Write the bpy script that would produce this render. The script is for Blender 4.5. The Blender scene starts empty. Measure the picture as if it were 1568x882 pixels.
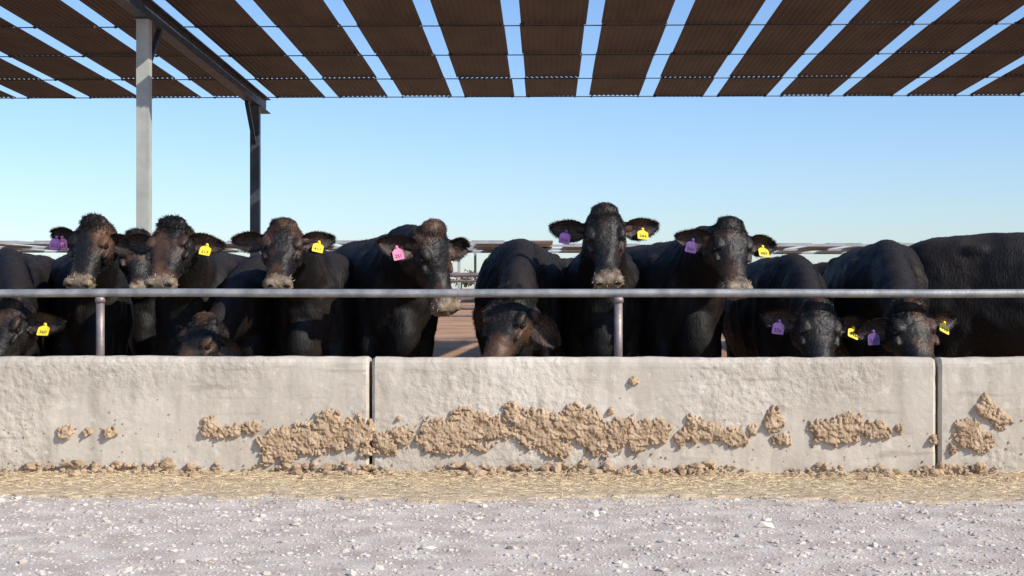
import bpy, bmesh, math, random
import numpy as np
from mathutils import Vector, Matrix, noise
random.seed(7); rng=np.random.default_rng(7)
S=bpy.context.scene
COL=S.collection
rad=math.radians

# ---------------------------------------------------------------- materials
def pmat(name,c1,c2,scale=5,rough=.8,bump=.3,bscale=40,metal=0,stretch=(1,1,1),lo=.35,hi=.65,bdist=.01,spec=.5,detail=8):
    m=bpy.data.materials.new(name); m.use_nodes=True
    nt=m.node_tree; N=nt.nodes; L=nt.links
    b=N['Principled BSDF']; b.inputs['Roughness'].default_value=rough; b.inputs['Metallic'].default_value=metal
    b.inputs['Specular IOR Level'].default_value=spec
    tc=N.new('ShaderNodeTexCoord'); mp=N.new('ShaderNodeMapping'); mp.inputs['Scale'].default_value=stretch
    L.new(tc.outputs['Object'],mp.inputs['Vector'])
    n=N.new('ShaderNodeTexNoise'); n.inputs['Scale'].default_value=scale; n.inputs['Detail'].default_value=detail
    L.new(mp.outputs['Vector'],n.inputs['Vector'])
    r=N.new('ShaderNodeValToRGB'); r.color_ramp.elements[0].position=lo; r.color_ramp.elements[1].position=hi
    r.color_ramp.elements[0].color=(*c1,1); r.color_ramp.elements[1].color=(*c2,1)
    L.new(n.outputs['Fac'],r.inputs['Fac']); L.new(r.outputs['Color'],b.inputs['Base Color'])
    n2=N.new('ShaderNodeTexNoise'); n2.inputs['Scale'].default_value=bscale; n2.inputs['Detail'].default_value=6
    L.new(mp.outputs['Vector'],n2.inputs['Vector'])
    bp=N.new('ShaderNodeBump'); bp.inputs['Strength'].default_value=bump; bp.inputs['Distance'].default_value=bdist
    L.new(n2.outputs['Fac'],bp.inputs['Height']); L.new(bp.outputs['Normal'],b.inputs['Normal'])
    return m
def mixnode(m,fac_out,colA_out,colB):
    nt=m.node_tree; x=nt.nodes.new('ShaderNodeMix'); x.data_type='RGBA'
    nt.links.new(fac_out,x.inputs[0]); nt.links.new(colA_out,x.inputs[6]); x.inputs[7].default_value=(*colB,1)
    return x
M={}
M['concrete']=pmat('concrete',(.47,.415,.335),(.68,.615,.515),1.4,.9,.5,35,bdist=.006,lo=.3,hi=.7,spec=.25)
m=M['concrete']; nt=m.node_tree; N=nt.nodes; L=nt.links; b=N['Principled BSDF']
base=b.inputs['Base Color'].links[0].from_socket
tc=[n for n in N if n.type=='TEX_COORD'][0]
mp2=N.new('ShaderNodeMapping'); mp2.inputs['Scale'].default_value=(5,1,1.1); L.new(tc.outputs['Object'],mp2.inputs['Vector'])
n3=N.new('ShaderNodeTexNoise'); n3.inputs['Scale'].default_value=2.2; n3.inputs['Detail'].default_value=6; L.new(mp2.outputs['Vector'],n3.inputs['Vector'])
r3=N.new('ShaderNodeValToRGB'); r3.color_ramp.elements[0].position=.48; r3.color_ramp.elements[1].position=.72
r3.color_ramp.elements[1].color=(.65,.65,.65,1); L.new(n3.outputs['Fac'],r3.inputs['Fac'])
x=mixnode(m,r3.outputs['Color'],base,(.36,.315,.255))
n4=N.new('ShaderNodeTexNoise'); n4.inputs['Scale'].default_value=14; n4.inputs['Detail'].default_value=10; n4.inputs['Roughness'].default_value=.7
L.new(tc.outputs['Object'],n4.inputs['Vector'])
r4=N.new('ShaderNodeValToRGB'); r4.color_ramp.elements[0].position=.56; r4.color_ramp.elements[1].position=.64; r4.color_ramp.elements[1].color=(.6,.6,.6,1)
L.new(n4.outputs['Fac'],r4.inputs['Fac'])
x2=mixnode(m,r4.outputs['Color'],x.outputs[2],(.72,.66,.56))
# dark pock marks and smears
n7=N.new('ShaderNodeTexNoise'); n7.inputs['Scale'].default_value=34; n7.inputs['Detail'].default_value=3; L.new(tc.outputs['Object'],n7.inputs['Vector'])
r7=N.new('ShaderNodeValToRGB'); r7.color_ramp.elements[0].position=.70; r7.color_ramp.elements[1].position=.76; r7.color_ramp.elements[1].color=(.7,.7,.7,1); L.new(n7.outputs['Fac'],r7.inputs['Fac'])
x3=mixnode(m,r7.outputs['Color'],x2.outputs[2],(.20,.16,.12))
mp8=N.new('ShaderNodeMapping'); mp8.inputs['Scale'].default_value=(1,1,9); L.new(tc.outputs['Object'],mp8.inputs['Vector'])
n8=N.new('ShaderNodeTexNoise'); n8.inputs['Scale'].default_value=2.4; n8.inputs['Detail'].default_value=4; L.new(mp8.outputs['Vector'],n8.inputs['Vector'])
r8=N.new('ShaderNodeValToRGB'); r8.color_ramp.elements[0].position=.62; r8.color_ramp.elements[1].position=.72; r8.color_ramp.elements[1].color=(.45,.45,.45,1); L.new(n8.outputs['Fac'],r8.inputs['Fac'])
x4=mixnode(m,r8.outputs['Color'],x3.outputs[2],(.30,.25,.19)); L.new(x4.outputs[2],b.inputs['Base Color'])
bp=[n for n in N if n.type=='BUMP'][0]
bp2=N.new('ShaderNodeBump'); bp2.inputs['Strength'].default_value=1; bp2.inputs['Distance'].default_value=.014
n5=N.new('ShaderNodeTexNoise'); n5.inputs['Scale'].default_value=1.3; L.new(tc.outputs['Object'],n5.inputs['Vector'])
r5=N.new('ShaderNodeValToRGB'); r5.color_ramp.elements[0].position=.44; r5.color_ramp.elements[1].position=.56; L.new(n5.outputs['Fac'],r5.inputs['Fac'])
mu=N.new('ShaderNodeMath'); mu.operation='MULTIPLY'; L.new(r5.outputs['Color'],mu.inputs[0]); 
n6=N.new('ShaderNodeTexNoise'); n6.inputs['Scale'].default_value=24; n6.inputs['Detail'].default_value=5; L.new(tc.outputs['Object'],n6.inputs['Vector'])
L.new(n6.outputs['Fac'],mu.inputs[1]); L.new(mu.outputs[0],bp2.inputs['Height']); L.new(bp.outputs['Normal'],bp2.inputs['Normal'])
L.new(bp2.outputs['Normal'],b.inputs['Normal'])

M['clod']=pmat('dried_mud',(.36,.25,.155),(.55,.41,.275),16,.95,.9,110,bdist=.006,spec=.12)
M['gravelroad']=pmat('gravel_road_surface',(.47,.40,.335),(.66,.59,.51),5,.95,.8,85,bdist=.009,spec=.12,detail=12)
M['stone']=pmat('pale_stone',(.46,.40,.34),(.70,.64,.56),6,.95,.4,60,spec=.1)
M['dirt']=pmat('red_dirt',(.36,.20,.11),(.50,.31,.19),.6,.95,.6,12,bdist=.03,spec=.1)
M['straw']=pmat('straw',(.54,.42,.24),(.80,.67,.44),30,.8,.1,90)
M['strawbed']=pmat('straw_bed',(.46,.35,.23),(.66,.53,.36),16,.95,.9,110,bdist=.01,spec=.1)
M['galv']=pmat('galvanised_steel',(.30,.30,.29),(.50,.49,.46),12,.45,.15,60,metal=.55)
M['rustpost']=pmat('weathered_pipe',(.20,.17,.17),(.36,.29,.26),10,.5,.2,60,metal=.4)
M['beam']=pmat('painted_steel_beam',(.035,.045,.065),(.07,.085,.11),6,.5,.1,50,metal=.2)
M['postst']=pmat('grey_painted_steel',(.36,.38,.34),(.46,.48,.43),4,.5,.1,50,metal=.0)
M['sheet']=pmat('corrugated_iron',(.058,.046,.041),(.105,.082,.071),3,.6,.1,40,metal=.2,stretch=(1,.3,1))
M['farsheet']=pmat('zinc_sheet',(.30,.32,.34),(.42,.44,.46),1,.6,.1,10,metal=.0)
M['tree']=pmat('hazy_foliage',(.10,.10,.06),(.19,.17,.12),.3,.95,.2,3)  # foliage colour lightened to paint in the distance haze
M['bark']=pmat('bark',(.12,.09,.07),(.2,.16,.12),3,.9,.3,10)
M['fur']=pmat('black_fur',(.0065,.0055,.005),(.032,.019,.012),3.0,.6,.8,85,stretch=(1,1,.35),lo=.48,hi=.78,bdist=.008,spec=.27)
# dust on the upward facing hide; its brown also paints in the backs' sheen
m=M['fur']; nt=m.node_tree; N=nt.nodes; L=nt.links; b=N['Principled BSDF']; base=b.inputs['Base Color'].links[0].from_socket
ge=N.new('ShaderNodeNewGeometry'); sz=N.new('ShaderNodeSeparateXYZ'); L.new(ge.outputs['Normal'],sz.inputs[0])
mr=N.new('ShaderNodeMapRange'); mr.inputs[1].default_value=.45; mr.inputs[2].default_value=1.0; mr.inputs[4].default_value=.55; L.new(sz.outputs['Z'],mr.inputs[0])
nd=N.new('ShaderNodeTexNoise'); nd.inputs['Scale'].default_value=7; nd.inputs['Detail'].default_value=8; L.new([n for n in N if n.type=='TEX_COORD'][0].outputs['Object'],nd.inputs['Vector'])
mq=N.new('ShaderNodeMath'); mq.operation='MULTIPLY'; L.new(mr.outputs[0],mq.inputs[0]); L.new(nd.outputs['Fac'],mq.inputs[1])
xd=mixnode(m,mq.outputs[0],base,(.060,.046,.036)); L.new(xd.outputs[2],b.inputs['Base Color'])
M['coat']=pmat('black_coat_hair',(.006,.005,.005),(.026,.016,.011),3,.7,0,10,lo=.45,hi=.8,spec=.18)
M['hair']=pmat('black_hair',(.008,.007,.006),(.04,.024,.016),4,.6,0,10,lo=.45,hi=.75,spec=.3)
M['hfur']=pmat('face_fur',(.010,.008,.007),(.14,.07,.038),5,.5,.7,60,lo=.48,hi=.74,bdist=.006,spec=.36)
m=M['hfur']; nt=m.node_tree; N=nt.nodes; L=nt.links; b=N['Principled BSDF']; base=b.inputs['Base Color'].links[0].from_socket
oi=N.new('ShaderNodeObjectInfo'); tc=[n for n in N if n.type=='TEX_COORD'][0]
va=N.new('ShaderNodeVectorMath'); va.operation='ADD'
L.new(tc.outputs['Object'],va.inputs[0]); L.new(oi.outputs['Location'],va.inputs[1])
nz=[n for n in N if n.type=='TEX_NOISE'][0]; L.new(va.outputs[0],nz.inputs['Vector'])
sx=N.new('ShaderNodeSeparateXYZ'); L.new(tc.outputs['Object'],sx.inputs[0])
nn=N.new('ShaderNodeTexNoise'); nn.inputs['Scale'].default_value=22; nn.inputs['Detail'].default_value=6; L.new(va.outputs[0],nn.inputs['Vector'])
ma=N.new('ShaderNodeMath'); ma.operation='MULTIPLY_ADD'; ma.inputs[1].default_value=.18; L.new(nn.outputs['Fac'],ma.inputs[0]); 
mneg=N.new('ShaderNodeMath'); mneg.operation='MULTIPLY'; mneg.inputs[1].default_value=-1; L.new(sx.outputs['Y'],mneg.inputs[0])
L.new(mneg.outputs[0],ma.inputs[2])
rr=N.new('ShaderNodeMapRange'); rr.inputs[1].default_value=.51; rr.inputs[2].default_value=.57; L.new(ma.outputs[0],rr.inputs[0])
mx=mixnode(m,rr.outputs[0],base,(.22,.165,.11)); L.new(mx.outputs[2],b.inputs['Base Color'])
M['ear']=pmat('ear_skin',(.022,.015,.013),(.09,.05,.038),14,.6,.3,70)
M['nostril']=pmat('nostril_dark',(.006,.005,.005),(.012,.01,.01),9,.3,.1,40)
M['eye']=pmat('eye',(.006,.004,.003),(.02,.012,.008),9,.06,0,10)
M['pink']=pmat('tag_pink',(.80,.20,.36),(.86,.26,.43),9,.45,.05,50)
M['yellow']=pmat('tag_yellow',(.85,.60,.02),(.9,.68,.05),9,.45,.05,50)
M['purple']=pmat('tag_purple',(.10,.04,.17),(.14,.06,.22),9,.45,.05,50)
M['ink']=pmat('tag_ink',(.02,.02,.03),(.03,.03,.04),9,.5,0,50)

# ---------------------------------------------------------------- helpers
def mkobj(name,me,parent=None,mats=()):
    o=bpy.data.objects.new(name,me); COL.objects.link(o)
    if me is not None:
        for mm in mats: me.materials.append(mm)
    if parent: o.parent=parent
    return o
def empty(name):
    o=bpy.data.objects.new(name,None); COL.objects.link(o); o.empty_display_size=.2; return o
def fast(name,V,F,smooth=False,mi=None):
    V=np.asarray(V,dtype=np.float32).reshape(-1,3); F=np.asarray(F,dtype=np.int32); k=F.shape[1]
    me=bpy.data.meshes.new(name); me.vertices.add(len(V)); me.vertices.foreach_set('co',V.ravel())
    me.loops.add(F.size); me.loops.foreach_set('vertex_index',F.ravel())
    me.polygons.add(len(F)); me.polygons.foreach_set('loop_start',np.arange(len(F),dtype=np.int32)*k)
    if mi is not None: me.polygons.foreach_set('material_index',np.asarray(mi,dtype=np.int32))
    me.polygons.foreach_set('use_smooth',np.full(len(F),smooth))
    me.update(calc_edges=True); me.validate(); return me
class MB:
    def __init__(s): s.V=[]; s.F=[]; s.MI=[]
    def add(s,V,F,mi=0):
        o=len(s.V); s.V+= [tuple(v) for v in V]; s.F+=[tuple(i+o for i in f) for f in F]; s.MI+=[mi]*len(F)
    def mesh(s,name,smooth=False):
        me=bpy.data.meshes.new(name); me.from_pydata(s.V,[],s.F)
        me.polygons.foreach_set('material_index',s.MI); me.polygons.foreach_set('use_smooth',[smooth]*len(s.F)); me.update(); return me
    def box(s,c,h,mi=0,rot=None):
        V=[Vector((x*h[0],y*h[1],z*h[2])) for x in(-1,1) for y in(-1,1) for z in(-1,1)]
        if rot is not None: V=[rot@v for v in V]
        V=[v+Vector(c) for v in V]
        s.add(V,[(0,1,3,2),(4,6,7,5),(0,4,5,1),(2,3,7,6),(0,2,6,4),(1,5,7,3)],mi)
    def sweep(s,C,W,H,lat=None,seg=16,ex=2.0,mi=0,botn=0.0):
        C=[Vector(c) for c in C]; n=len(C); V=[];F=[]
        for i in range(n):
            t=(C[min(i+1,n-1)]-C[max(i-1,0)]).normalized()
            l=Vector(lat[i]) if lat else (Vector((1,0,0)) if abs(t.x)<.9 else Vector((0,1,0)))
            l=(l-t*l.dot(t)).normalized(); u=l.cross(t)
            for j in range(seg):
                a=2*math.pi*j/seg; ca,sa=math.cos(a),math.sin(a)
                px=math.copysign(abs(ca)**(2/ex),ca); py=math.copysign(abs(sa)**(2/ex),sa)
                V.append(C[i]+l*px*W[i]+u*py*H[i])
        for i in range(n-1):
            for j in range(seg):
                a=i*seg+j;b_=i*seg+(j+1)%seg; F.append((a,b_,b_+seg,a+seg))
        F.append(tuple(range(seg))[::-1]); F.append(tuple((n-1)*seg+j for j in range(seg)))
        s.add(V,F,mi)
    def ell(s,c,r,seg=14,rings=9,mi=0):
        V=[(c[0],c[1],c[2]+r[2])];F=[]
        for i in range(1,rings):
            th=math.pi*i/rings
            for j in range(seg):
                a=2*math.pi*j/seg; V.append((c[0]+r[0]*math.sin(th)*math.cos(a),c[1]+r[1]*math.sin(th)*math.sin(a),c[2]+r[2]*math.cos(th)))
        V.append((c[0],c[1],c[2]-r[2]))
        for j in range(seg): F.append((0,1+j,1+(j+1)%seg))
        for i in range(rings-2):
            for j in range(seg):
                a=1+i*seg+j;b_=1+i*seg+(j+1)%seg; F.append((a,a+seg,b_+seg,b_))
        e=len(V)-1;o=1+(rings-2)*seg
        for j in range(seg): F.append((e,o+(j+1)%seg,o+j))
        s.add(V,F,mi)
def remesh(mb,vox,it,name):
    me=mb.mesh('tmp'); bm=bmesh.new(); bm.from_mesh(me); bmesh.ops.recalc_face_normals(bm,faces=bm.faces); bm.to_mesh(me); bm.free()
    o=bpy.data.objects.new('tmp',me); COL.objects.link(o)
    r=o.modifiers.new('r','REMESH'); r.mode='VOXEL'; r.voxel_size=vox; r.use_smooth_shade=True
    if it:
        q=o.modifiers.new('s','SMOOTH'); q.iterations=it; q.factor=.5
    dg=bpy.context.evaluated_depsgraph_get(); dg.update()
    out=bpy.data.meshes.new_from_object(o.evaluated_get(dg)); out.name=name
    bpy.data.objects.remove(o); out.materials.clear(); return out
def getv(me):
    V=np.empty(len(me.vertices)*3,dtype=np.float32); me.vertices.foreach_get('co',V)
    Nn=np.empty(len(me.vertices)*3,dtype=np.float32); me.vertices.foreach_get('normal',Nn); return V.reshape(-1,3),Nn.reshape(-1,3)
def strands(P,D,L,w):
    n=len(P); D=D/np.linalg.norm(D,axis=1,keepdims=True)
    r=rng.normal(size=(n,3)); sd=np.cross(D,r); sd/=np.linalg.norm(sd,axis=1,keepdims=True)
    V=np.stack([P-sd*w/2,P+sd*w/2,P+D*L[:,None]],axis=1).reshape(-1,3)
    return V,np.arange(n*3).reshape(-1,3)
def ico(sub):
    bm=bmesh.new(); bmesh.ops.create_icosphere(bm,subdivisions=sub,radius=1)
    V=np.array([v.co[:] for v in bm.verts]); F=np.array([[v.index for v in f.verts] for f in bm.faces]); bm.free(); return V,F
def stones(name,P,R,sub=1,flat=(1,1,.65),jit=.18,smooth=False):
    V,F=ico(sub); n=len(P); k=len(V)
    sc=R[:,None]*(np.array(flat)*rng.uniform(.65,1.35,(n,3)))
    A=V[None]*(1+rng.normal(0,jit,(n,k,1)))
    q=rng.normal(size=(n,4)); q/=np.linalg.norm(q,axis=1,keepdims=True); w,x,y,z=q.T
    Rm=np.stack([np.stack([1-2*(y*y+z*z),2*(x*y-z*w),2*(x*z+y*w)],-1),np.stack([2*(x*y+z*w),1-2*(x*x+z*z),2*(y*z-x*w)],-1),np.stack([2*(x*z-y*w),2*(y*z+x*w),1-2*(x*x+y*y)],-1)],1)
    A=np.einsum('nij,nkj->nki',Rm,A)*sc[:,None,:]+P[:,None,:]
    FF=(F[None]+(np.arange(n)*k)[:,None,None]).reshape(-1,3)
    return fast(name,A.reshape(-1,3),FF,smooth)

# ---------------------------------------------------------------- ground
g=fast('ground',[(-2500,-300,-.02),(2500,-300,-.02),(2500,3500,-.02),(-2500,3500,-.02)],[(0,1,2,3)])
mkobj('ground',g,mats=[M['dirt']])
def gridmesh(name,xs,ys,zf,smooth=True):
    nx,ny=len(xs),len(ys); V=[(x,y,zf(x,y)) for y in ys for x in xs]
    idx=np.arange(nx*ny).reshape(ny,nx)
    F=np.stack([idx[:-1,:-1],idx[:-1,1:],idx[1:,1:],idx[1:,:-1]],-1).reshape(-1,4)
    return fast(name,V,F,smooth)
def roadz(x,y):
    v=Vector((x,y,0))
    return .004+.009*noise.noise(v*1.3)+.007*noise.noise(v*5)+.004*noise.noise(v*17)
xs=[-80,-40,-15,-8]+list(np.arange(-5,5.01,.025))+[8,15,40,80]; ys=[-30,-10,0,3]+list(np.arange(4.5,8.3,.025))
mkobj('gravel_road',gridmesh('gravel_road',xs,ys,roadz),mats=[M['gravelroad']])
n=26000
P=np.stack([rng.uniform(-5,5,n),rng.uniform(4.4,7.6,n),np.zeros(n)],1); R=rng.gamma(1.8,.0017,n)+.0016; R=np.minimum(R,.018)
nb=1500; Pb=np.stack([rng.uniform(-4.6,4.6,nb),4.6+2.8*rng.random(nb)**1.3,np.zeros(nb)],1); Rb=np.minimum(.007+rng.exponential(.0045,nb),.030)
P=np.vstack([P,Pb]); R=np.concatenate([R,Rb])
P[:,2]=[roadz(p[0],p[1])+r*.10 for p,r in zip(P,R)]
mkobj('gravel',stones('gravel',P,R,1,(1.2,1.2,.65),.13),mats=[M['stone']])

# ---------------------------------------------------------------- straw litter along the bunk foot
def bedz(x,y):
    d=8.2-y; v=Vector((x,y,3))
    h=.014*math.exp(-d/.14)+.006*max(0,1-d/.95)+(.016*noise.noise(v*5)+.012*noise.noise(v*14)+.008*noise.noise(v*35))*math.exp(-d/.35)
    edge=.84+.16*noise.noise(Vector((x*.9,0,9)))+.08*noise.noise(Vector((x*5,0,2)))+.08*noise.noise(v*9)
    return h+.012 if d<edge else -.03
sl=empty('straw_litter')
xs=list(np.arange(-6.5,6.5,.02)); ys=list(np.arange(7.0,8.21,.02))
mkobj('straw_bed',gridmesh('straw_bed',xs,ys,bedz),sl,[M['strawbed']])
n=30000
d=rng.exponential(.36,n); d=np.where(d>1.15,rng.uniform(.2,1.0,n),d); x=rng.uniform(-6,6,n); y=8.19-d
z=np.array([max(bedz(a,b_),.008) for a,b_ in zip(x,y)])+rng.uniform(.001,.010,n)
a=rng.uniform(0,2*math.pi,n); D=np.stack([np.cos(a),np.sin(a)*.9,rng.normal(0,.2,n)],1)
V,F=strands(np.stack([x,y,z],1),D,rng.uniform(.015,.08,n),.0034)
mkobj('straw_stalks',fast('straw_stalks',V,F),sl,[M['straw']])
n=2900; x=rng.uniform(-6,6,n); dens=np.array([noise.noise(Vector((a*2.2,0,5))) for a in x]); k=dens+rng.uniform(-.4,.5,n)>-.05; x=x[k]; n=len(x)
y=8.195-rng.exponential(.045,n); y=np.maximum(y,7.8); R=rng.gamma(1.6,.0046,n)+.003; R=np.minimum(R,.030)
z=np.array([bedz(a,b_) for a,b_ in zip(x,y)])+R*.45+np.where(y>8.16,rng.uniform(0,.035,n),0)
mkobj('clods',stones('clods',np.stack([x,y,z],1),R,2,(1.1,1,.85),.13),sl,[M['clod']])

# ---------------------------------------------------------------- concrete feed bunk
def bunk(x0,x1):
    prof=[(8.195,-.02)]+[(8.2+.0*z,z) for z in np.arange(.02,.60,.025)]+[(8.203,.615),(8.212,.632),(8.228,.640),(8.28,.642),(8.325,.640),(8.34,.632),(8.347,.61),(8.42,.24),(8.46,.22),(8.76,.22),(8.80,.24),(8.83,.42),(8.85,.43),(8.95,.43),(8.965,.42),(8.98,-.02)]
    xs=[x0,x0+.004,x0+.015]+list(np.arange(x0+.04,x1-.03,.03))+[x1-.015,x1-.004,x1]
    V=[];F=[];m_=len(prof)
    for i,x in enumerate(xs):
        e=min(x-x0,x1-x); ch=max(0,.015-e)*.7
        for (yy,zz) in prof:
            v=Vector((x,yy,zz)); dd=.004*noise.noise(v*2)+.0025*noise.noise(v*9)+.0012*noise.noise(v*24)
            rag=max(0,noise.noise(Vector((x0*3,zz*14,1))))*.02*max(0,1-e/.03)
            sgn=1 if yy<8.6 else -1
            V.append((x,yy+dd*1.0+ch*sgn+rag*sgn,zz+(dd*1.6-ch if zz>.3 else 0)))
    for i in range(len(xs)-1):
        for j in range(m_):
            a=i*m_+j;b_=i*m_+(j+1)%m_; F.append((a,a+m_,b_+m_,b_))
    mb=MB(); mb.add(V,F+[tuple(range(m_)),tuple((len(xs)-1)*m_+j for j in range(m_))[::-1]])
    me=mb.mesh('bunk',False)
    bm=bmesh.new(); bm.from_mesh(me); bmesh.ops.recalc_face_normals(bm,faces=bm.faces); bm.to_mesh(me); bm.free()
    mkobj('concrete_feed_bunk',me,mats=[M['concrete']])
for i in range(-3,4):
    bunk(-.94+3*i+.009,-.94+3*(i+1)-.009)
mkobj('cattle_feed',gridmesh('cattle_feed',list(np.arange(-6,6,.04)),list(np.arange(8.40,8.83,.03)),lambda x,y:.33+.05*noise.noise(Vector((x,y,0))*6)),mats=[M['strawbed']])

spl=[(97,663,10,10),(132,662,5,4),(165,663,9,7),(320,655,12,12),(350,661,18,9),(383,655,14,8),(430,680,25,20),(470,674,30,20),(505,660,28,22),(545,662,24,19),(440,697,14,10),(405,700,8,8),(590,680,18,15),(617,668,14,12),(670,665,30,22),(710,660,35,24),(745,655,28,20),(690,685,22,9),(785,632,11,12),(815,655,25,26),(850,665,25,26),(885,650,28,25),(910,668,28,22),(945,665,20,20),(975,665,22,20),(1010,662,16,14),(1045,667,14,12),(1063,655,12,18),(1090,664,22,13),(1125,668,18,12),(1152,655,8,9),(1182,643,11,15),(1195,672,12,8),(1265,660,22,16),(1300,655,20,18),(1335,658,20,12),(1375,655,5,6),(1503,625,12,14),(1525,640,14,12),(1478,655,18,12),(1490,672,20,12),(1455,688,5,6),(971,582,5,5),(1503,607,4,4),(240,712,5,5),(610,642,4,3),(935,628,4,4),(1425,670,4,4),(700,630,5,3),(560,690,9,9),(862,690,9,6)]
K=.0034687
st=.005; gx=np.arange(-4.4,3.2,st); gz=np.arange(.02,.60,st); GX,GZ=np.meshgrid(gx,gz)
mask=np.full(GX.shape,-9.0)
for (px,py,rx,ry) in spl:
    cx,cz,ax,az=(px-838)*K,1.01-(py-441)*K,rx*K*1.2,ry*K*1.2
    mask=np.maximum(mask,(1-np.sqrt(((GX-cx)/ax)**2+((GZ-cz)/az)**2))*min(1,(min(ax,az)/.06)**.5))
H=np.full(GX.shape,-1.0)
for i,j in zip(*np.where(mask>-.8)):
    v=Vector((GX[i,j],GZ[i,j],0)); m0=mask[i,j]
    nA=noise.noise(v*8); nB=noise.noise(v*22+Vector((3,1,0))); nC=noise.noise(v*60); nD=1-2*abs(noise.noise(v*22+Vector((9,2,5)))); nE=noise.noise(v*110)
    t=m0*1.15+.45*nA+.40*nB+.30*nC+.12*nE+.06
    if t>0: H[i,j]=.003+.020*min(1,t*2.2)**.6*(.65+.35*nD)+.010*max(0,nB+.1)+.006*nC+.003*nE
ok=H>-.5; ok&=(H>.0008)
idx=np.arange(GX.size).reshape(GX.shape)
cell=ok[:-1,:-1]|ok[:-1,1:]|ok[1:,1:]|ok[1:,:-1]
Y=np.where(ok,8.2-np.clip(H,.003,.05),8.206)
jx=rng.normal(0,st*.22,GX.shape); jz=rng.normal(0,st*.22,GX.shape)
Vv=np.stack([GX+jx,Y,GZ+jz-np.where(ok,np.clip(H,0,.05)*.35,0)],-1).reshape(-1,3)
Fq=np.stack([idx[:-1,:-1],idx[:-1,1:],idx[1:,1:],idx[1:,:-1]],-1)[cell]
used=np.unique(Fq); mp=-np.ones(GX.size,dtype=int); mp[used]=np.arange(len(used))
me_cr=fast('crust',Vv[used],mp[Fq],False)
PP=[];RR=[]
for (px,py,rx,ry) in spl:
    cx,cz,ax,az=(px-838)*K,1.01-(py-441)*K,rx*K,ry*K
    area=ax*az*math.pi
    for q in range(max(2,int(area*650))):
        a=random.uniform(0,6.283); r=math.sqrt(random.random())*random.uniform(.8,1.3)
        PP.append((cx+ax*r*math.cos(a),8.2-(.003 if r>.9 else random.uniform(.008,.024)),cz+az*r*math.sin(a))); RR.append(random.uniform(.003,.010)*(1.2-.5*r))
for q in range(520):
    X=random.uniform(-5,5); Z=.19+random.gauss(0,.09)
    if Z<.02 or Z>.5: continue
    PP.append((X,8.198,Z)); RR.append(random.uniform(.0015,.006))
dm=empty('dried_mud_splatter')
mkobj('crust',me_cr,dm,[M['clod']])
mkobj('crumbs',stones('crumbs',np.array(PP),np.array(RR),2,(1,.8,1),.14),dm,[M['clod']])

# ---------------------------------------------------------------- rail fence of the bunk
def pipe(mb,a,b_,r,seg=14,mi=0,nn=2):
    a=Vector(a);b_=Vector(b_); C=[a.lerp(b_,t/(nn-1)) for t in range(nn)]; mb.sweep(C,[r]*nn,[r]*nn,seg=seg,mi=mi)
rf=empty('feed_rail')
mb=MB(); C=[(x,8.9+.004*noise.noise(Vector((x,0,0))),.98+.006*noise.noise(Vector((x*.7,3,0)))) for x in np.arange(-12,12.1,.3)]
mb.sweep(C,[.0245]*len(C),[.0245]*len(C),seg=18,lat=[(0,1,0)]*len(C))
o=mkobj('top_rail',mb.mesh('rail',True),rf,[M['galv']])
mb=MB()
for i in range(-3,5):
    x=-2.59+3*i; pipe(mb,(x,8.9,.40),(x,8.9,.945),.0245)
    mb.sweep([(x,8.9,.925),(x,8.9,.945),(x,8.9,.958)],[.029,.031,.026],[.029,.031,.026],seg=14)
    mb.box((x,8.9,.437),(.055,.045,.005))
mkobj('posts',mb.mesh('posts',True),rf,[M['rustpost']])

# ---------------------------------------------------------------- shade structure
ss=empty('shade_structure')
def roofz(y): return 4.21+(26-y)*.0288
js=[16.9,17.9,19.9,22.0,24.05,26.0]
VV=[];FF=[];o0=0
per=.0765; nper=11; spp=8; W=per*nper
for nst in range(-15,15):
    xc=.077+1.056*nst
    for s_ in range(5):
        ya=js[s_]; yb=js[s_+1]+(.06 if s_<4 else 0); dz=.0035*(s_%2)+random.uniform(-.006,.006); dx=random.uniform(-.014,.014); tl=random.uniform(-.004,.004)
        nx=nper*spp+1
        for (y,e) in ((ya,0),(yb,tl)):
            for i in range(nx):
                u=i/(nx-1); xx=xc-W/2+u*W+dx
                VV.append((xx,y,roofz(y)+dz+e+.03+.009*math.sin(2*math.pi*nper*u)+ .008*math.sin(xx*.9+nst)))
        for i in range(nx-1): FF.append((o0+i,o0+i+1,o0+nx+i+1,o0+nx+i))
        o0+=2*nx
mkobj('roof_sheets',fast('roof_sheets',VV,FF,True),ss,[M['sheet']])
mb=MB()
for y in js[1:-1]+[25.9]:
    z=roofz(y)+.005; pipe(mb,(-16.5,y,z),(16.5,y,z),.008,8)
    for nst in range(-15,15):
        for sg in(-1,1): mb.box((.077+1.056*nst+sg*(W/2-.03),y,z+.0),(.014,.018,.014))
mkobj('cables',mb.mesh('cables',True),ss,[M['beam']])
mb=MB(); mp_=MB()
def ibeam(mb,x,ya,yb,w,h):
    rot=Matrix.Rotation(-math.atan(.0288),3,'X'); yc=(ya+yb)/2; zc=roofz(yc)-.0
    mb.box((x,yc,zc-.03),(w/2,(yb-ya)/2,.007),rot=rot); mb.box((x,yc,zc-h),(w/2,(yb-ya)/2,.007),rot=rot)
    mb.box((x,yc,zc-.03-(h-.03)/2),(.006,(yb-ya)/2-.003,(h-.03)/2-.0072),rot=rot)
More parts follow.
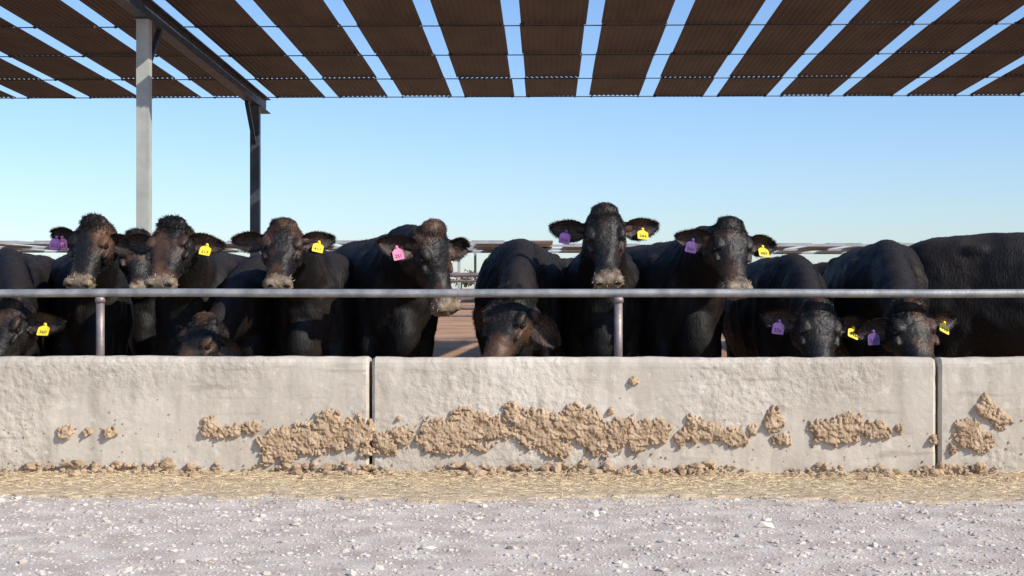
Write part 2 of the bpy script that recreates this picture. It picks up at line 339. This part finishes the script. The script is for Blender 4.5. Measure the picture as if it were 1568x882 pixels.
for xp in (-17.74,-4.74,8.26):
    ibeam(mb,xp,16.8,25.95,.16,.26)
    for j,(yp) in enumerate((18.07,25.0)):
        zt=roofz(yp)-.275
        tgt=mp_ if j==0 else mb
        tgt.box((xp,yp,zt/2),(.074,.074,zt/2))
        mb.box((xp,yp,zt+.004),(.11,.11,.004))
        s_=1 if j==0 else -1
        a=Vector((xp,yp+s_*.07,zt-.60)); b_=Vector((xp,yp+s_*.72,zt-.01)); dd=(b_-a); rot=dd.to_track_quat('Z','X').to_matrix()
        mb.box((a+b_)/2,(.03,.03,dd.length/2),rot=rot)
        mb.box((xp,yp+s_*.078,zt-.62),(.05,.004,.09))
mkobj('beams',mb.mesh('beams'),ss,[M['beam']]); mkobj('posts',mp_.mesh('posts'),ss,[M['postst']])

def farshade(y0,y1,x0,x1,z):
    e=empty('distant_shade_structure'); mb=MB(); x=x0
    while x<x1:
        mb.box((x+1.4,(y0+y1)/2,z),(1.1,(y1-y0)/2,.03)); x+=3.3
    for yy in (y0,(y0+y1)/2,y1): mb.box(((x0+x1)/2,yy,z-.12),((x1-x0)/2,.06,.08))
    x=x0
    while x<x1:
        for yy in (y0+1,y1-1): mb.box((x,yy,z/2-.1),(.1,.1,z/2-.1))
        x+=13
    mkobj('roof_and_posts',mb.mesh('fs'),e,[M['farsheet']])
farshade(104,130,-45,-2,4.2); farshade(112,132,-9,8,4.2); farshade(104,128,12,60,4.0)
for (yy,x0,x1) in ((16.5,-14,14),(31,-20,20)):
    mb=MB()
    for z in (.45,.80,1.15): pipe(mb,(x0,yy,z),(x1,yy,z),.024,8)
    x=x0
    while x<=x1: pipe(mb,(x,yy,0),(x,yy,1.2),.035,8); x+=2.8
    mkobj('steel_pipe_fence',mb.mesh('pf',True),mats=[M['rustpost']])
P=[];T=MB()
for i in range(150):
    cx=random.uniform(-170,170); cy=random.uniform(300,380); h=random.uniform(2.6,6.2); w=h*random.uniform(.5,.9)
    pipe(T,(cx,cy,0),(cx+random.uniform(-.4,.4),cy,h*.6),.16,5)
    for q in range(6):
        bx,bz=cx+random.gauss(0,w*.45),h*random.uniform(.5,.95)
        for r in range(38): P.append((bx+random.gauss(0,w*.2),cy+random.gauss(0,w*.4),max(.3,bz+random.gauss(0,h*.09)),random.uniform(.16,.4)))
P=np.array(P); n=len(P); a=rng.normal(size=(n,3)); a/=np.linalg.norm(a,axis=1,keepdims=True); b2=np.cross(a,rng.normal(size=(n,3))); b2/=np.linalg.norm(b2,axis=1,keepdims=True)
c=P[:,:3]; s_=P[:,3:4]; V=np.stack([c-a*s_,c+b2*s_,c+a*s_,c-b2*s_],1).reshape(-1,3)
tl=empty('distant_trees'); mkobj('foliage',fast('foliage',V,np.arange(4*n).reshape(-1,4)),tl,[M['tree']]); mkobj('trunks',T.mesh('trunks'),tl,[M['bark']])

# ---------------------------------------------------------------- cow heads (three builds shared by the herd)
def makehead(wf,pollh,jaw,mz_,curl,seed):
    sec=[(-.05,.00,-.13,.08),(-.02,.05,-.18,.115),(.03,.080,-.215,.135),(.08,.086,-.235,.146),(.13,.078,-.242,.150),(.18,.064,-.235,.143),(.23,.046,-.215,.120),(.28,.030,-.190,.098),(.33,.017,-.170,.086),(.38,.008,-.155,.084),(.42,.005,-.150,.091),(.455,.003,-.147,.099),(.485,-.006,-.140,.097),(.505,-.022,-.124,.082),(.514,-.045,-.100,.052)]
    mb=MB(); V=[];F=[];sg=24
    for (f,t,bt,hw) in sec:
        if .2<f<.40: hw*=jaw
        if f>=.42: hw*=mz_
        cz=(t+bt)/2;hh=(t-bt)/2
        for j in range(sg):
            a=2*math.pi*j/sg; ca,sa=math.cos(a),math.sin(a); ex=2.6
            pz=math.copysign(abs(sa)**(2/ex),sa); pxx=math.copysign(abs(ca)**(2/ex),ca)*(1-.38*max(0,-pz))*(1-.12*max(0,pz))
            V.append((pxx*hw,-f,cz+pz*hh))
    for i in range(len(sec)-1):
        for j in range(sg): a=i*sg+j;b_=i*sg+(j+1)%sg; F.append((a,b_,b_+sg,a+sg))
    F.append(tuple(range(sg))[::-1]); F.append(tuple((len(sec)-1)*sg+j for j in range(sg)))
    mb.add(V,F)
    mb.ell((0,-.01,.055+pollh*.5),(.095,.065,.042+pollh*.5))
    for q in(-1,1):
        mb.ell((q*.100,-.150,.034),(.040,.060,.026)); mb.ell((q*.112*jaw,-.215,-.020),(.024,.060,.018))
        mb.ell((q*.092,-.12,-.12),(.056,.10,.09)); mb.ell((q*.058*mz_,-.478,-.035),(.040,.036,.034)); mb.ell((q*.056*mz_,-.45,-.10),(.036,.05,.032))
        mb.ell((q*.112,-.075,-.055),(.045,.05,.045))
    mb.ell((0,-.44,-.144),(.055,.055,.028))
    head=remesh(mb,.0065,6,'cow_head')
    V,Nn=getv(head); V=V.astype(float)
    for q in(-1,1):
        c=np.array([q*.056*mz_,-.510,-.042]); d=np.linalg.norm((V-c)*np.array([1,.7,1.2]),axis=1); V[:,1]+=.020*np.clip(1-d/.024,0,1)
        c=np.array([q*.137,-.178,.004]); d=np.linalg.norm((V-c)*np.array([1,.8,1.2]),axis=1); V[:,0]-=q*.014*np.clip(1-d/.034,0,1)
    mz=np.exp(-((V[:,2]+.112)/.006)**2)*(V[:,1]<-.33); V[:,0]*=1-.12*mz; V[:,1]+=.014*mz*(V[:,1]<-.47)
    off=Vector((seed*3.1,0,0))
    for i in range(len(V)):
        v=Vector(V[i])+off; nz=noise.noise(v*9)*.005+noise.noise(v*18)*.004+noise.noise(v*45)*.0018; V[i]+=Nn[i]*nz
    V[:,0]*=wf
    head.vertices.foreach_set('co',V.astype(np.float32).ravel()); head.update(); head.materials.append(M['hfur'])
    Vh,Nh=getv(head); w=np.where((Vh[:,1]>-.11)&(Vh[:,2]>-.03),3.0+curl,np.where(Vh[:,1]>-.40,.8,.0)); w/=w.sum()
    n=8000; idx=rng.choice(len(Vh),n,p=w); P=Vh[idx]+rng.normal(0,.003,(n,3)); poll=(P[:,1]>-.11)&(P[:,2]>-.03)
    # clumped whorls
    cl=np.array([noise.noise_vector(Vector(p*38))[:] for p in P])
    D=Nh[idx]*np.where(poll,.30+.1*curl,.15)[:,None]+np.array([0,-.8,-.1])*np.where(poll,.7,1)[:,None]+cl*np.where(poll,.5+.4*curl,.2)[:,None]+rng.normal(0,1,(n,3))*np.where(poll,.16,.08)[:,None]
    Ln=np.where(poll,rng.uniform(.008,.018+.012*curl,n),rng.uniform(.006,.013,n))
    V,F=strands(P,D,Ln,.0026); hair=fast('head_hair',V,F); hair.materials.append(M['hfur'])
    mb=MB()
    for q in(-1,1): mb.ell((q*.1185*wf,-.178,.002),(.018,.022,.017),18,12)
    eyes=mb.mesh('eyes',True); eyes.materials.append(M['eye'])
    mb=MB()
    for q in(-1,1): mb.ell((q*.056*mz_*wf,-.502,-.040),(.020,.009,.013),12,8); mb.ell((q*.066*mz_*wf,-.497,-.048),(.009,.011,.015),10,8)
    nost=mb.mesh('nostrils',True); nost.materials.append(M['nostril'])
    mk=Vh[:,1]<-.42; ii=np.where(mk)[0]; idx=rng.choice(ii,180); D=rng.normal(0,1,(180,3))+Nh[idx]*.3
    V,F=strands(Vh[idx]+Nh[idx]*.001,D,rng.uniform(.006,.024,180),.0028); feedm=fast('feed_bits',V,F); feedm.materials.append(M['straw'])
    return dict(head=head,poll_hair=hair,eyes=eyes,nostrils=nost,feed_bits=feedm)
HEADS=[makehead(1.0,0,1.0,1.0,.3,1),makehead(1.07,.012,1.06,1.04,1.2,2),makehead(.95,.02,.94,1.08,.0,3)]
def earmesh(sgn):
    ns,nt=14,11; Ln=.205; mb=MB()
    def pt(s,t,off):
        w=.062*max(0,math.sin(math.pi*min(1,(s*.93+.07)**.8)))**.65+.004
        yy=-.034*t*t*(1.3-.6*s)+.05*s*s-.012+off; 
        return (sgn*(Ln*s), yy, t*w*(1.0 if t>0 else 1.05)-.012*s)
    for L_ ,off in ((0,0),(1,.007)):
        V=[pt(i/(ns-1),-1+2*j/(nt-1),off*(1-abs(-1+2*j/(nt-1))**3)) for i in range(ns) for j in range(nt)]
        F=[(i*nt+j,(i+1)*nt+j,(i+1)*nt+j+1,i*nt+j+1) for i in range(ns-1) for j in range(nt-1)]
        mb.add(V,F,1 if L_==0 else 0)
    C=[(sgn*-.04,.0,0),(sgn*.0,-.002,0),(sgn*.040,.004,0)]; mb.sweep(C,[.036,.038,.030],[.034,.034,.028],lat=[(0,0,1)]*3,seg=12,mi=0)
    P=[];D=[]
    for q in range(1500):
        s=random.uniform(.02,1); t=random.choice([-1,1])*random.uniform(.75,1) if random.random()<.6 else random.uniform(-1,1)
        P.append(pt(s,t,.0)); D.append((sgn*.7+random.gauss(0,.3),-.35+random.gauss(0,.3),t*.7+random.gauss(0,.3)))
    V,F=strands(np.array(P),np.array(D),rng.uniform(.010,.024,len(P)),.0024)
    mb.add(V.tolist(),F.tolist(),2)
    me=mb.mesh('ear',True); 
    for k in('hfur','ear','hair'): me.materials.append(M[k])
    return me
EAR={1:earmesh(1),-1:earmesh(-1)}
def tagmesh(col):
    pts=[(-.010,.006),(-.012,-.010),(-.034,-.026),(-.038,-.036),(-.038,-.086),(-.033,-.092),(.033,-.092),(.038,-.086),(.038,-.036),(.034,-.026),(.012,-.010),(.010,.006)]
    mb=MB(); n=len(pts); V=[(x,-.0015+.004*math.cos(x*40),z) for x,z in pts]+[(x,.0015+.004*math.cos(x*40),z) for x,z in pts]
    F=[tuple(range(n)),tuple(range(2*n-1,n-1,-1))]+[(i,i+n,(i+1)%n+n,(i+1)%n) for i in range(n)]
    mb.add(V,F); mb.ell((0,-.003,0),(.010,.004,.010),12,8)
    me=mb.mesh('tag_'+col); me.materials.append(M[col]); return me
TAG={c:tagmesh(c) for c in('pink','yellow','purple')}
def textmesh(s):
    c=bpy.data.curves.new('t','FONT'); c.body=s; c.size=.034; c.align_x='CENTER'; c.offset=.0002
    o=bpy.data.objects.new('t',c); COL.objects.link(o); dg=bpy.context.evaluated_depsgraph_get(); me=bpy.data.meshes.new_from_object(o.evaluated_get(dg))
    bpy.data.objects.remove(o); me.materials.clear(); me.materials.append(M['ink']); return me

def cow(o,rz,s,hp,hy=0,hp_=50,hr=0,hs=.9,tl=None,tr=None,droop=(8,8),num='251',wd=1.0,hv=0,back=0):
    E=empty('black_cow')
    B=Matrix.Translation((o[0],o[1],0))@Matrix.Rotation(rad(rz),4,'Z')@Matrix.Scale(s,4)
    Hm=Matrix.Translation(hp)@Matrix.Rotation(rad(hy),4,'Z')@Matrix.Rotation(rad(hr),4,'Y')@Matrix.Rotation(rad(hp_),4,'X')@Matrix.Scale(hs,4)
    Bi=B.inverted()
    mb=MB()
    ys=[-.06,.02,.14,.32,.6,.9,1.15,1.38,1.55,1.66,1.70]; zc=[.82,.84,.87,.885,.865,.855,.875,.93,.985,1.01,1.02]
    hw=[.08,.165,.225,.265,.305,.335,.315,.28,.22,.13,.05]; hh=[.13,.25,.345,.405,.415,.42,.395,.345,.275,.18,.08]
    hw=[h_*wd for h_ in hw]
    mb.sweep([(0,y,z) for y,z in zip(ys,zc)],hw,hh,lat=[(1,0,0)]*len(ys),seg=24,ex=2.25)
    mb.ell((0,.36,1.20),(.10,.30,.10)); mb.ell((0,.02,.66),(.12,.15,.20)); mb.ell((0,1.05,1.21),(.16,.45,.06))
    for q in(-1,1):
        mb.ell((q*.175*wd,.27,.86),(.10,.19,.33)); mb.ell((q*.155*wd,1.40,.86),(.14,.21,.30)); mb.ell((q*.205*wd,1.2,1.15),(.06,.09,.05))
        mb.sweep([(q*.17,.24,.80),(q*.17,.20,.62),(q*.165,.17,.46),(q*.16,.155,.39),(q*.16,.16,.30),(q*.16,.165,.15),(q*.16,.145,.08),(q*.16,.13,.0)],[.08,.075,.058,.056,.04,.036,.045,.055],[.12,.09,.062,.058,.042,.036,.045,.058],seg=12)
        mb.sweep([(q*.17,1.36,.90),(q*.19,1.24,.68),(q*.18,1.36,.54),(q*.17,1.49,.44),(q*.17,1.49,.34),(q*.17,1.46,.17),(q*.17,1.43,.08),(q*.17,1.41,.0)],[.11,.10,.075,.052,.043,.037,.046,.055],[.17,.15,.09,.062,.045,.037,.046,.058],seg=12)
    mb.sweep([(0,1.64,1.16),(0,1.72,1.08),(0,1.74,.8),(0,1.74,.5),(0,1.73,.32)],[.035,.028,.02,.025,.012],[.035,.028,.02,.03,.012],seg=8)
    att=Bi@(Hm@Vector((0,-.05,-.09))); bk=(Bi.to_3x3()@(Hm.to_3x3()@Vector((0,1,0)))).normalized(); hl=(Bi.to_3x3()@(Hm.to_3x3()@Vector((1,0,0)))).normalized()
    P0=Vector((0,.40,.96)); P1=Vector((0,.12,1.02)) if att.z>1.1 else Vector((0,.08,1.05)); P3=att; P2=att+(P0-att)*.30+bk*.10
    if att.z<1.1: P2.z+=.10
    C=[];Wd=[];Hd=[];Lt=[]
    for i in range(13):
        t=i/12; C.append((1-t)**3*P0+3*(1-t)**2*t*P1+3*(1-t)*t*t*P2+t**3*P3)
        Wd.append(.215*(1-t)**1.2+.098*t); Hd.append(.33*(1-t)**1.1+.105*t+.05*t*(1-t)*2); Lt.append(Vector((1,0,0)).lerp(hl,t))
    mb.sweep(C,Wd,Hd,lat=Lt,seg=20)
    Cd=[c+Vector((0,-.02,-h*.82)) for c,h in zip(C[4:12],Hd[4:12])] if att.z>1.1 else None
    if Cd: mb.sweep(Cd,[.03]*len(Cd),[.07*(1-i/9) for i in range(len(Cd))],lat=[(1,0,0)]*len(Cd),seg=10)
    me=remesh(mb,.0165,6,'body')
    V,Nn=getv(me); V=V.astype(float); sd=Vector((o[0]*7,o[1]*3,0))
    for i in range(len(V)):
        v=Vector(V[i]); a=noise.noise(v*3+sd)*.018+noise.noise(v*6+sd)*.013+noise.noise(v*14+sd)*.006
        a+=.007*math.sin((v.y*1.0+v.z*.25+noise.noise(v*4)*.06)*75)*max(0,1-abs(v.y+.02)/.22)*(v.z>.8)
        V[i]+=Nn[i]*a
    me.vertices.foreach_set('co',V.astype(np.float32).ravel()); me.update()
    bo=mkobj('body',me,E,[M['fur']]); bo.matrix_local=B
    Vb,Nb=getv(me); n=14000; ww=(Vb[:,2]>.45).astype(float); ww/=ww.sum(); idx=rng.choice(len(Vb),n,p=ww); P=Vb[idx]+rng.normal(0,.006,(n,3))
    D=Nb[idx]*.16+np.array([0,.5,-.75])+rng.normal(0,.18,(n,3)); V,F=strands(P-Nb[idx]*.003,D,rng.uniform(.012,.026,n),.0028)
    h=mkobj('coat',fast('coat',V,F),E,[M['coat']]); h.matrix_local=B
    for nm,me_ in HEADS[hv].items():
        q=mkobj(nm,me_,E); q.matrix_local=Hm
    for sg_,dr,tg in((-1,droop[0],tl),(1,droop[1],tr)):
        p=Hm@Vector((sg_*.130,-.065,-.040))
        Em=Matrix.Translation(p)@Matrix.Rotation(rad(hy+sg_*back),4,'Z')@Matrix.Rotation(rad(hr+sg_*dr),4,'Y')@Matrix.Rotation(rad(hp_*.35),4,'X')@Matrix.Scale(hs*1.1,4)
        q=mkobj('ear',EAR[sg_],E); q.matrix_local=Em
        if tg:
            for k,cn in enumerate(tg):
                tp=Em@Vector((sg_*(.105+.035*k),-.022-.01*k,-.012)); Tm=Matrix.Translation(tp)@Matrix.Rotation(rad(hy*.5+sg_*8+k*14),4,'Z')@Matrix.Rotation(rad(random.uniform(-14,14)+(16*sg_ if cn=='yellow' else 0)),4,'Y')@Matrix.Rotation(rad(-8 if cn!='yellow' else -38),4,'X')@Matrix.Diagonal((.88,1,.88,1))
                t=mkobj('ear_tag',TAG[cn],E); t.matrix_local=Tm
                nn=str(random.randint(2,9))+str(random.randint(10,99))
                tx=mkobj('tag_number',textmesh(num if k==0 and cn=='pink' else nn),E); tx.matrix_local=Tm@Matrix.Translation((0,-.0022,-.076))@Matrix.Rotation(rad(90),4,'X')
    return E

cow((-2.95,10.05),24,.98,(-2.82,9.62,1.395),-8,52,3,.88,tl=['pink','purple'],droop=(-4,14),hv=1)
cow((-2.32,9.78),-6,.98,(-2.27,9.36,1.365),-7,44,-3,.90,tr=['yellow'],droop=(-4,12),hv=1)
cow((-1.56,9.80),-8,.98,(-1.60,9.36,1.365),5,46,2,.88,tr=['yellow'],droop=(2,-8),hv=0)
cow((-.93,9.95),20,1.05,(-.74,9.52,1.355),44,66,-4,1.02,tl=['pink'],droop=(-10,10),num='251',hv=2,wd=1.06)
cow((-.20,9.80),-3,1.02,(-.19,9.10,.945),-22,50,6,1.04,droop=(45,45),hv=2,back=35,wd=1.05)
cow((.36,9.83),-2,1.0,(.346,9.42,1.445),1,55,-2,.94,tl=['purple'],tr=['yellow'],droop=(-6,-3),hv=2)
cow((.95,9.88),14,1.03,(1.10,9.45,1.375),14,52,3,.92,tl=['purple'],tr=['yellow'],droop=(-2,6),hv=0,wd=1.05)
cow((1.60,9.85),3,.95,(1.57,9.04,.885),6,54,4,.90,tl=['purple'],tr=['yellow'],droop=(-4,2),hv=0)
cow((2.20,9.90),-6,1.02,(2.09,9.06,.88),12,48,-2,.92,tl=['purple'],tr=['yellow'],droop=(14,-4),hv=1,wd=1.2)
cow((4.05,9.75),72,1.08,(4.35,9.1,.95),10,45,0,.92,tl=['purple'])
cow((-3.55,9.85),6,.98,(-3.14,9.05,.90),-16,50,4,.94,tr=['yellow'],droop=(0,-2),hv=2)
cow((-1.93,10.05),4,.95,(-2.02,9.22,.79),-30,46,10,.9,droop=(20,26),hv=0,back=20)
cow((-3.05,11.6),6,1.0,(-2.98,11.15,1.36),22,50,0,.9,tr=['purple'],droop=(4,6),hv=1)
cow((-1.45,12.0),0,.96,(-1.6,11.7,1.05),-20,50,0,.9)
cow((.25,12.3),-15,.93,(.05,11.8,1.20),-30,50,0,.88,tr=['purple'])
cow((-4.35,10.3),25,1.0,(-4.0,9.9,1.30),10,50,0,.9,tr=['yellow'])
cow((3.2,12.6),40,.97,(3.5,12.3,1.1),10,45,0,.88)

# ---------------------------------------------------------------- light, sky, camera
el,az=35,124
sd=Vector((math.sin(rad(az))*math.cos(rad(el)),math.cos(rad(az))*math.cos(rad(el)),math.sin(rad(el))))
l=bpy.data.lights.new('sun','SUN'); l.energy=5.0; l.angle=rad(.5); l.color=(1,.92,.81)
lo=bpy.data.objects.new('sun',l); COL.objects.link(lo); lo.rotation_euler=sd.to_track_quat('Z','Y').to_euler()
w=bpy.data.worlds.new('World'); S.world=w; w.use_nodes=True; nt=w.node_tree
sk=nt.nodes.new('ShaderNodeTexSky'); sk.sky_type='NISHITA'; sk.sun_disc=False; sk.sun_elevation=rad(el); sk.sun_rotation=rad(az); sk.air_density=1.0; sk.dust_density=.35; sk.ozone_density=4.5
mm=nt.nodes.new('ShaderNodeMix'); mm.data_type='RGBA'; mm.blend_type='MULTIPLY'; mm.inputs[0].default_value=1; mm.inputs[7].default_value=(.90,.955,1.09,1)
nt.links.new(sk.outputs[0],mm.inputs[6])
bg=nt.nodes['Background']; bg.inputs['Strength'].default_value=.15; nt.links.new(mm.outputs[2],bg.inputs['Color'])
cd=bpy.data.cameras.new('camera'); cd.lens=54.3; cd.sensor_width=36; cd.clip_end=6000
co=bpy.data.objects.new('camera',cd); COL.objects.link(co); co.location=(0,0,1.01); co.rotation_euler=(rad(90),0,rad(1.3)); S.camera=co
S.view_settings.view_transform='Standard'; S.view_settings.look='None'; S.view_settings.exposure=0
